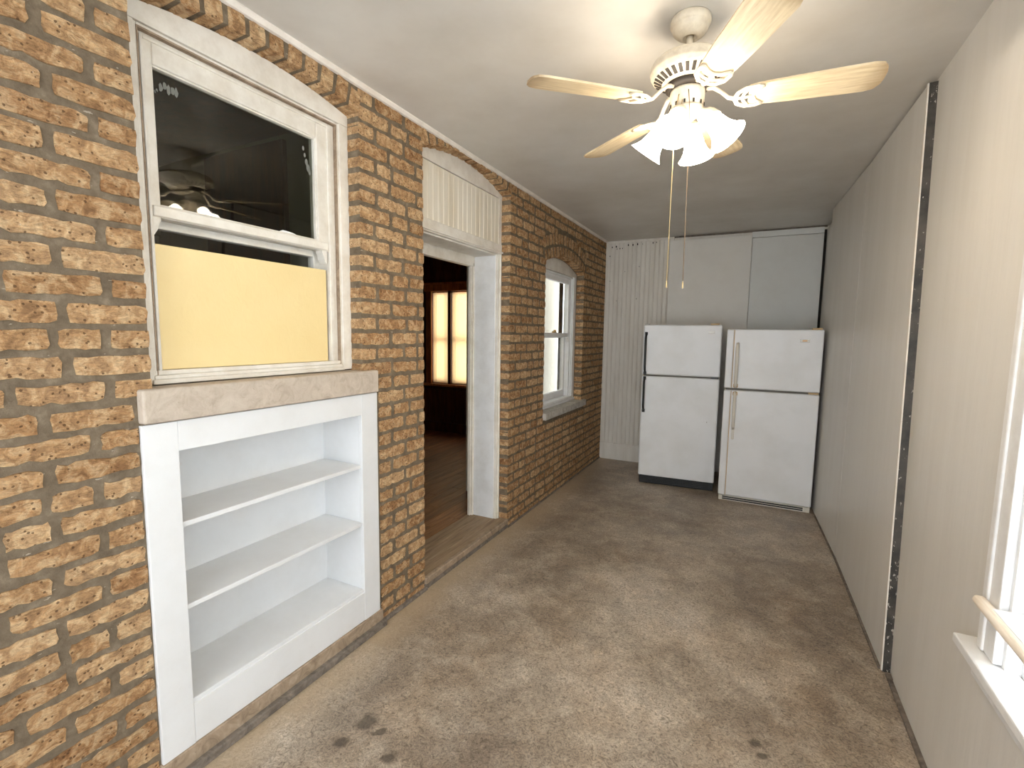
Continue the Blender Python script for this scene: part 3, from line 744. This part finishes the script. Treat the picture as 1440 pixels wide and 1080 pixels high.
def fridge_b():
    t = thing('refrigerator', (1.846, 4.915, 0), math.atan2(-.012, .77))
    w = .383; zt = 1.630
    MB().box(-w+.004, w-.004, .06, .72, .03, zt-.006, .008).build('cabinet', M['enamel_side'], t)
    fz = MB().box(-w, w, .0, .055, 1.082, zt, .012, None, 3).build('freezer_door', M['enamel'], t)
    fd = MB().box(-w, w, .0, .055, .052, 1.064, .012, None, 3).build('refrigerator_door', M['enamel'], t)
    MB().box(-w+.015, w-.015, .02, .062, 1.063, 1.083).build('door_gap', M['gasket'], t)
    MB().box(-w+.01, w-.01, .054, .062, .055, zt-.004).build('gasket', M['gasket_old'], t)
    for (d_, za, zb) in ((fz, 1.086, zt-.006), (fd, .058, 1.058)):
        MB().box(-w+.002, -w+.060, -.010, .006, za, zb, .006, None, 3).build('edge_trim', M['enamel'], d_)
        MB().box(-w+.0605, -w+.067, -.0035, .004, za, zb, .001).build('trim_line', M['gasket_old'], d_)
    h1 = handle(fz, -w+.098, 1.092, 1.500, M['handle_white'], w=.015, stand=.042)
    h2 = handle(fd, -w+.098, .700, 1.050, M['handle_white'], w=.014, stand=.038)
    for (p_, d_, z) in ((h1, fz, 1.11), (h2, fd, 1.035)): MB().box(-w+.078, -w+.118, -.022, .002, z-.018, z+.014, .005).build('handle_mount', M['gasket_old'], d_)
    MB().box(-w+.086, -w+.110, -.012, .002, .60, .715, .006, None, 3).build('handle_plate', M['handle_white'], fd)
    MB().box(w-.178, w-.105, -.003, .003, 1.520, 1.545, .001).build('badge', M['silver'], fz)
    MB().box(w-.160, w-.123, -.0042, .002, 1.527, 1.538, .001).build('badge', M['gold'], fz)
    MB().box(w-.085, w-.008, .0, .05, 1.066, 1.080, .002).build('hinge', M['gasket_old'], t)
    MB().box(w-.09, w-.015, .005, .09, zt, zt+.014, .004).build('hinge_cap', M['gasket_old'], t)
    g = MB().box(-w+.006, w-.006, .012, .07, .0, .047, .003).build('base_grille', M['handle_white'], t)
    for k in range(2): MB().box(-w+.04, w-.06, .0085, .014, .010+k*.018, .022+k*.018, .001).build('grille_slot', M['black'], g)
    return t
fb = fridge_b(); tag(fb, 'white top-freezer refrigerator with white handles beside the right wall', 'refrigerator')

# ------------------------------------------------------------------ ceiling fan (local: axis at origin, z measured from the floor)
FC = (1.430, 1.950)
fan = thing('ceiling_fan', (FC[0], FC[1], H)); tag(fan, 'cream ceiling fan with five blades and four lit glass shades', 'ceiling fan')
zz = lambda prof: [(r, z-H) for r, z in prof]
cp = MB().lathe(zz([(.0, 2.6995), (.067, 2.6995), (.070, 2.694), (.070, 2.676), (.066, 2.671), (.063, 2.669), (.0625, 2.660), (.058, 2.653), (.050, 2.645), (.040, 2.637), (.030, 2.632), (.024, 2.632), (.022, 2.640), (.0, 2.640)]), 32).build('canopy', M['fan'], fan)
q_ = MB()
for a in (-1.2, -.9): q_.lathe([(.0, -.001), (.005, 0), (.0, .001)], 8, Matrix.Translation((.0675*math.cos(a), .0675*math.sin(a), -.016)) @ Matrix.Rotation(a, 4, 'Z') @ Matrix.Rotation(math.pi/2, 4, 'Y'))
q_.build('screw_holes', M['fan_dark'], cp, None, 'stuff')
MB().lathe(zz([(.0125, 2.64), (.0125, 2.575)]), 16).build('down_rod', M['fan'], fan)
mo = MB().lathe(zz([(.0, 2.578), (.03, 2.578), (.050, 2.575), (.066, 2.570), (.070, 2.566), (.100, 2.560), (.120, 2.552), (.130, 2.543), (.1335, 2.534), (.134, 2.525), (.136, 2.518), (.134, 2.511), (.128, 2.503), (.127, 2.500), (.084, 2.476), (.080, 2.474), (.0, 2.474)]), 40).build('motor_housing', M['fan'], fan)
q_ = MB()
for k in range(30):
    a = 2*math.pi*k/30; tl = math.atan2(.024, .043)
    mt = Matrix.Rotation(a, 4, 'Z') @ Matrix.Translation((.1055, 0, 2.4876-H)) @ Matrix.Rotation(-tl, 4, 'Y')
    q_.box(-.016, .016, -.0058, .0058, -.0022, .0022, 0, mt)
q_.build('vent_slots', M['fan_dark'], mo, 'dark cooling slots around the motor', 'stuff')
MB().lathe(zz([(.0, 2.476), (.074, 2.476), (.078, 2.470), (.078, 2.458), (.060, 2.452), (.0, 2.452)]), 32).build('flywheel', M['fan_dark'], fan)
sh = MB().lathe(zz([(.0, 2.455), (.052, 2.455), (.060, 2.450), (.061, 2.442), (.059, 2.400), (.056, 2.388), (.0, 2.388)]), 32).build('switch_housing', M['fan'], fan)
fit = MB().lathe(zz([(.0, 2.389), (.054, 2.389), (.062, 2.384), (.060, 2.376), (.045, 2.362), (.026, 2.352), (.018, 2.345), (.016, 2.318), (.022, 2.306), (.024, 2.296), (.016, 2.286), (.006, 2.278), (.0, 2.270)]), 24).build('light_fitter', M['fan'], fan)
q_ = MB()
for k in range(12):
    a = 2*math.pi*k/12; q_.box(.0, .003, -.003, .003, -.006, .006, 0, Matrix.Rotation(a, 4, 'Z') @ Matrix.Translation((.0585, 0, 2.395-H)))
q_.build('fitter_slots', M['fan_dark'], fit, None, 'stuff')
# blades with their irons: one blade, copied
def blade_parts():
    bl = MB(); r0, r1 = .205, .605
    out = []
    prof = [(r0, .048), (r0+.03, .054), (.35, .061), (.50, .066), (r1-.045, .067), (r1-.018, .060), (r1-.004, .040), (r1, .018)]
    out = [(x, -w_) for x, w_ in prof]+[(x, w_) for x, w_ in reversed(prof)]
    bl.prism(out, -.0035, .0035, 'z')
    ir = MB()
    ir.tube([(.066, 0, .050), (.090, 0, .046), (.115, 0, .026), (.140, 0, .0), (.165, 0, -.008)], [.010, .009, .008, .008, .009], 8, None, .8)
    U = [(.160, 0, -.008), (.170, .030, -.008), (.195, .048, -.0075), (.232, .052, -.007), (.250, .046, -.007)]
    ir.tube(U, [.008, .008, .008, .007, .006], 8, None, .55); ir.tube([(x, -y, z) for x, y, z in U], [.008, .008, .008, .007, .006], 8, None, .55)
    ir.tube([(.250, -.046, -.007), (.226, -.022, -.007), (.218, 0, -.007), (.226, .022, -.007), (.250, .046, -.007)], .0065, 8, None, .55)
    ir.tube([(.205, -.044, -.0075), (.190, -.020, -.008), (.184, 0, -.008), (.190, .020, -.008), (.205, .044, -.0075)], .006, 8, None, .55)
    ir.tube([(.165, 0, -.008), (.222, 0, -.007)], .006, 8, None, .6)
    return bl.mesh('blade', M['blade']), ir.mesh('blade_iron', M['fan'])
bm_, im_ = blade_parts()
for a in (6, 79, 142, 221, 299):
    b = bpy.data.objects.new('blade', bm_); COL.objects.link(b); b.parent = fan
    b.location = (0, 0, 2.408-H); b.rotation_euler = (math.radians(-11), 0, math.radians(a)); b.rotation_mode = 'XYZ'
    i_ = bpy.data.objects.new('blade_iron', im_); COL.objects.link(i_); i_.parent = b
# four bell shades on short arms
sp_ = [(.019, .0), (.024, -.006), (.030, -.020), (.034, -.040), (.038, -.062), (.045, -.082), (.056, -.100), (.066, -.110)]
prof = sp_+[(r-.003, z+.001) for r, z in reversed(sp_)]
shade_me = MB().lathe(prof, 28, None, True, False).mesh('glass_shade', M['shade'])
bulb_me = MB().lathe([(.0, -.09), (.012, -.087), (.021, -.075), (.023, -.062), (.017, -.045), (.011, -.03), (.011, -.008), (.0, -.006)], 14).mesh('bulb', M['bulb'])
cup_me = MB().lathe([(.0, .028), (.012, .028), (.020, .022), (.029, .006), (.0335, -.012), (.0345, -.020), (.031, -.0195), (.024, .004), (.0, .006)], 18).mesh('shade_cup', M['fan'])
for a in (261, 351, 81, 171):
    ar = math.radians(a); dx, dy = math.cos(ar), math.sin(ar)
    root = Vector((dx*.082, dy*.082, 2.345-H))
    rot = Matrix.Rotation(ar, 4, 'Z') @ Matrix.Rotation(math.radians(-38), 4, 'Y')
    MB().tube([(dx*.030, dy*.030, 2.368-H), (dx*.050, dy*.050, 2.374-H), (dx*.068, dy*.068, 2.368-H), tuple(root+Vector((0, 0, .012)))], .010, 8).build('shade_arm', M['fan'], fan)
    o = bpy.data.objects.new('glass_shade', shade_me); COL.objects.link(o); o.parent = fan; o.matrix_local = Matrix.Translation(root) @ rot
    for nm, me in (('bulb', bulb_me), ('shade_cup', cup_me)):
        c = bpy.data.objects.new(nm, me); COL.objects.link(c); c.parent = o
# pull chains
c1 = MB().tube([(-.020, -.060, 2.42-H), (-.030, -.062, 2.36-H), (-.031, -.058, 2.2-H), (-.034, -.055, 1.765-H)], .0016, 6).build('pull_chain', M['chain'], fan)
MB().lathe([(.0, .016), (.0026, .010), (.003, -.008), (.0, -.014)], 8, Matrix.Translation((-.034, -.055, 1.75-H))).build('chain_pull', M['chain'], c1)
c2 = MB().tube([(.012, -.060, 2.43-H), (.020, -.066, 2.36-H), (.022, -.06, 2.2-H), (.024, -.055, 1.76-H)], .0016, 6).build('pull_chain', M['chain_dark'], fan)
MB().lathe([(.0, .016), (.0026, .010), (.003, -.008), (.0, -.014)], 8, Matrix.Translation((.024, -.055, 1.745-H))).build('chain_pull', M['chain'], c2)
c3 = MB().tube([(-.008, -.058, 2.40-H), (-.010, -.070, 2.36-H), (-.010, -.070, 2.29-H)], .0014, 6).build('pull_chain', M['chain'], fan)
MB().lathe([(.0, .014), (.007, .004), (.007, -.006), (.0, -.014)], 10, Matrix.Translation((-.010, -.070, 2.278-H))).build('chain_pull', M['brass'], c3)

# ------------------------------------------------------------------ room beyond the doorway, seen through it and through window 1
RL, RB, RN = -4.2, 5.95, .15
fr = struct(box('floor', M['plank'], None, RL, WT-.005, RN, RB, -.05, .055), 'dark hardwood board floor beyond the doorway', 'floor')
pm = None; row = 0; x = WT-.004; q = random.Random(3)
while x > -3.6:
    yy = 2.15-q.random()*.8
    while yy < RB:
        L = q.uniform(.8, 1.5); e = min(yy+L, RB-.01); s0 = max(yy, 2.10)
        if e-s0 > .1: box('plank', M['plank'], fr, x-.098, x, s0, e-.003, .050, .0745, .0015)
        yy += L
    x -= .1005
# walls of that room
wf = MB()
WF = dict(x0=-2.66, x1=-1.62, z0=.80, z1=2.17)
wf.box(RL, WF['x0'], RB, RB+.15, 0, H).box(WF['x1'], -.62, RB, RB+.15, 0, H).box(WF['x0'], WF['x1'], RB, RB+.15, 0, WF['z0']).box(WF['x0'], WF['x1'], RB, RB+.15, WF['z1'], H)
wfar = struct(wf.build('wall_far', M['darkwood']), 'dark wood panelled wall in the room beyond the doorway', 'wall')
pmx = -3.6
while pmx < -.7:
    w_ = .195
    if pmx+w_ < WF['x0']-.08 or pmx > WF['x1']+.08: box('wood_panel', M['darkwood'], wfar, pmx, pmx+w_-.006, RB-.012, RB, .22, H-.02, .002)
    else:
        box('wood_panel', M['darkwood'], wfar, pmx, pmx+w_-.006, RB-.012, RB, .22, WF['z0']-.09, .002)
        box('wood_panel', M['darkwood'], wfar, pmx, pmx+w_-.006, RB-.012, RB, WF['z1']+.11, H-.02, .002)
    pmx += w_
box('skirting', M['darkwood'], wfar, -3.6, -.7, RB-.03, RB, .075, .215, .004)
w4 = thing('window_5', (0, 0, 0)); struct(w4, 'wood framed window, its amber glow put into the colour, with bamboo blinds beyond the doorway', 'window')
for (a, b) in ((WF['x0']-.085, WF['x0']+.01), (WF['x1']-.01, WF['x1']+.085)): box('casing', M['amber'], w4, a, b, RB-.028, RB+.01, WF['z0']-.03, WF['z1']+.09, .004)
box('head_casing', M['amber'], w4, WF['x0']-.11, WF['x1']+.11, RB-.034, RB+.01, WF['z1'], WF['z1']+.10, .004)
box('head_cap', M['amber'], w4, WF['x0']-.14, WF['x1']+.14, RB-.05, RB+.01, WF['z1']+.10, WF['z1']+.125, .004)
box('stool', M['amber'], w4, WF['x0']-.13, WF['x1']+.13, RB-.07, RB+.08, WF['z0']-.035, WF['z0'], .005)
xm = (WF['x0']+WF['x1'])/2-.20
box('mullion', M['darkwood'], w4, xm-.022, xm+.022, RB-.01, RB+.10, WF['z0'], WF['z1'], .003)
for (a, b) in ((WF['x0'], xm-.02), (xm+.02, WF['x1'])):
    frame_ = MB().box(a, a+.035, RB+.07, RB+.11, WF['z0'], WF['z1'], .003).box(b-.035, b, RB+.07, RB+.11, WF['z0'], WF['z1'], .003).box(a+.035, b-.035, RB+.07, RB+.11, WF['z1']-.04, WF['z1'], .003).box(a+.035, b-.035, RB+.07, RB+.11, WF['z0'], WF['z0']+.05, .003).box(a+.035, b-.035, RB+.07, RB+.11, 1.44, 1.48, .003)
    f_ = frame_.build('sash', M['amber'], w4); box('pane', M['glass'], f_, a+.03, b-.03, RB+.088, RB+.092, WF['z0']+.04, WF['z1']-.03)
    sl = MB(); zc = WF['z0']+.02
    while zc < WF['z1']-.02:
        gap = .0185 if zc > 1.50 else .0165
        sl.box(-(b-a)/2+.008, (b-a)/2-.008, -.0105, .0105, -.0006, .0006, 0, Matrix.Translation(((a+b)/2, RB+.030, zc)) @ Matrix.Rotation(math.radians(62 if zc > 1.50 else 74), 4, 'X')); zc += gap
    bl = sl.build('blind_slats', M['slat'], w4, 'bamboo blind slats glowing with daylight', 'stuff')
    for cx in (a+.07, b-.07): MB().tube([(cx, RB+.021, WF['z0']+.02), (cx, RB+.021, WF['z1']-.01)], .0018, 5).build('blind_cord', M['slat'], bl)
# remaining shell of that room
struct(box('wall_partition', M['olive'], None, RL, WT, 2.02, 2.10, 0, H), 'dim partition seen through the sash window glass', 'wall')
struct(box('wall_inner_left', M['darkwood'], None, RL-.1, RL, RN, RB+.15, 0, H), 'dark wall on the far side of the inner rooms', 'wall')
struct(box('wall_inner_near', M['olive'], None, RL, WT, RN-.1, RN, 0, H), 'olive wall of the dim room behind the sash window', 'wall')
struct(MB().box(RL-.1, WT, RN-.1, 3.78, H, H+.08).box(RL-.1, -.64, 3.78, RB+.15, H, H+.08).build('ceiling', M['darkwood']), 'dark ceiling of the inner rooms', 'ceiling')
# dim room behind window 1: dark doorway and a wall cabinet with its crown
dd = box('inner_door', M['darkwood'], None, -1.55, -.80, 1.985, 2.018, .06, 2.66, .004); struct(dd, 'dark brown door dimly visible behind the upper window glass', 'door')
cab = thing('wall_cabinet', (-2.6, 2.01, 1.5)); tag(cab, 'dim wall cabinet with crown moulding behind the window glass', 'cabinet')
MB().box(-.55, .45, -.32, -.0, .0, .72, .004).build('carcass', M['olive'], cab)
MB().box(-.58, .48, -.36, .0, .72, .80, .01).build('crown', M['olive'], cab)
for a in (-.53, -.03): MB().box(a, a+.46, -.335, -.32, .03, .70, .006).build('cabinet_door', M['olive'], cab)
# open light court added outside window 2; its cream wall brightens the panes
ct = MB().box(-.66, -.62, 3.80, RB+.15, -.05, H).box(-.66, WT, 3.76, 3.80, -.05, H)
struct(ct.build('wall_added_court', M['added_court_cream']), 'cream wall of a made-up light court, added to brighten the arched window', 'wall')
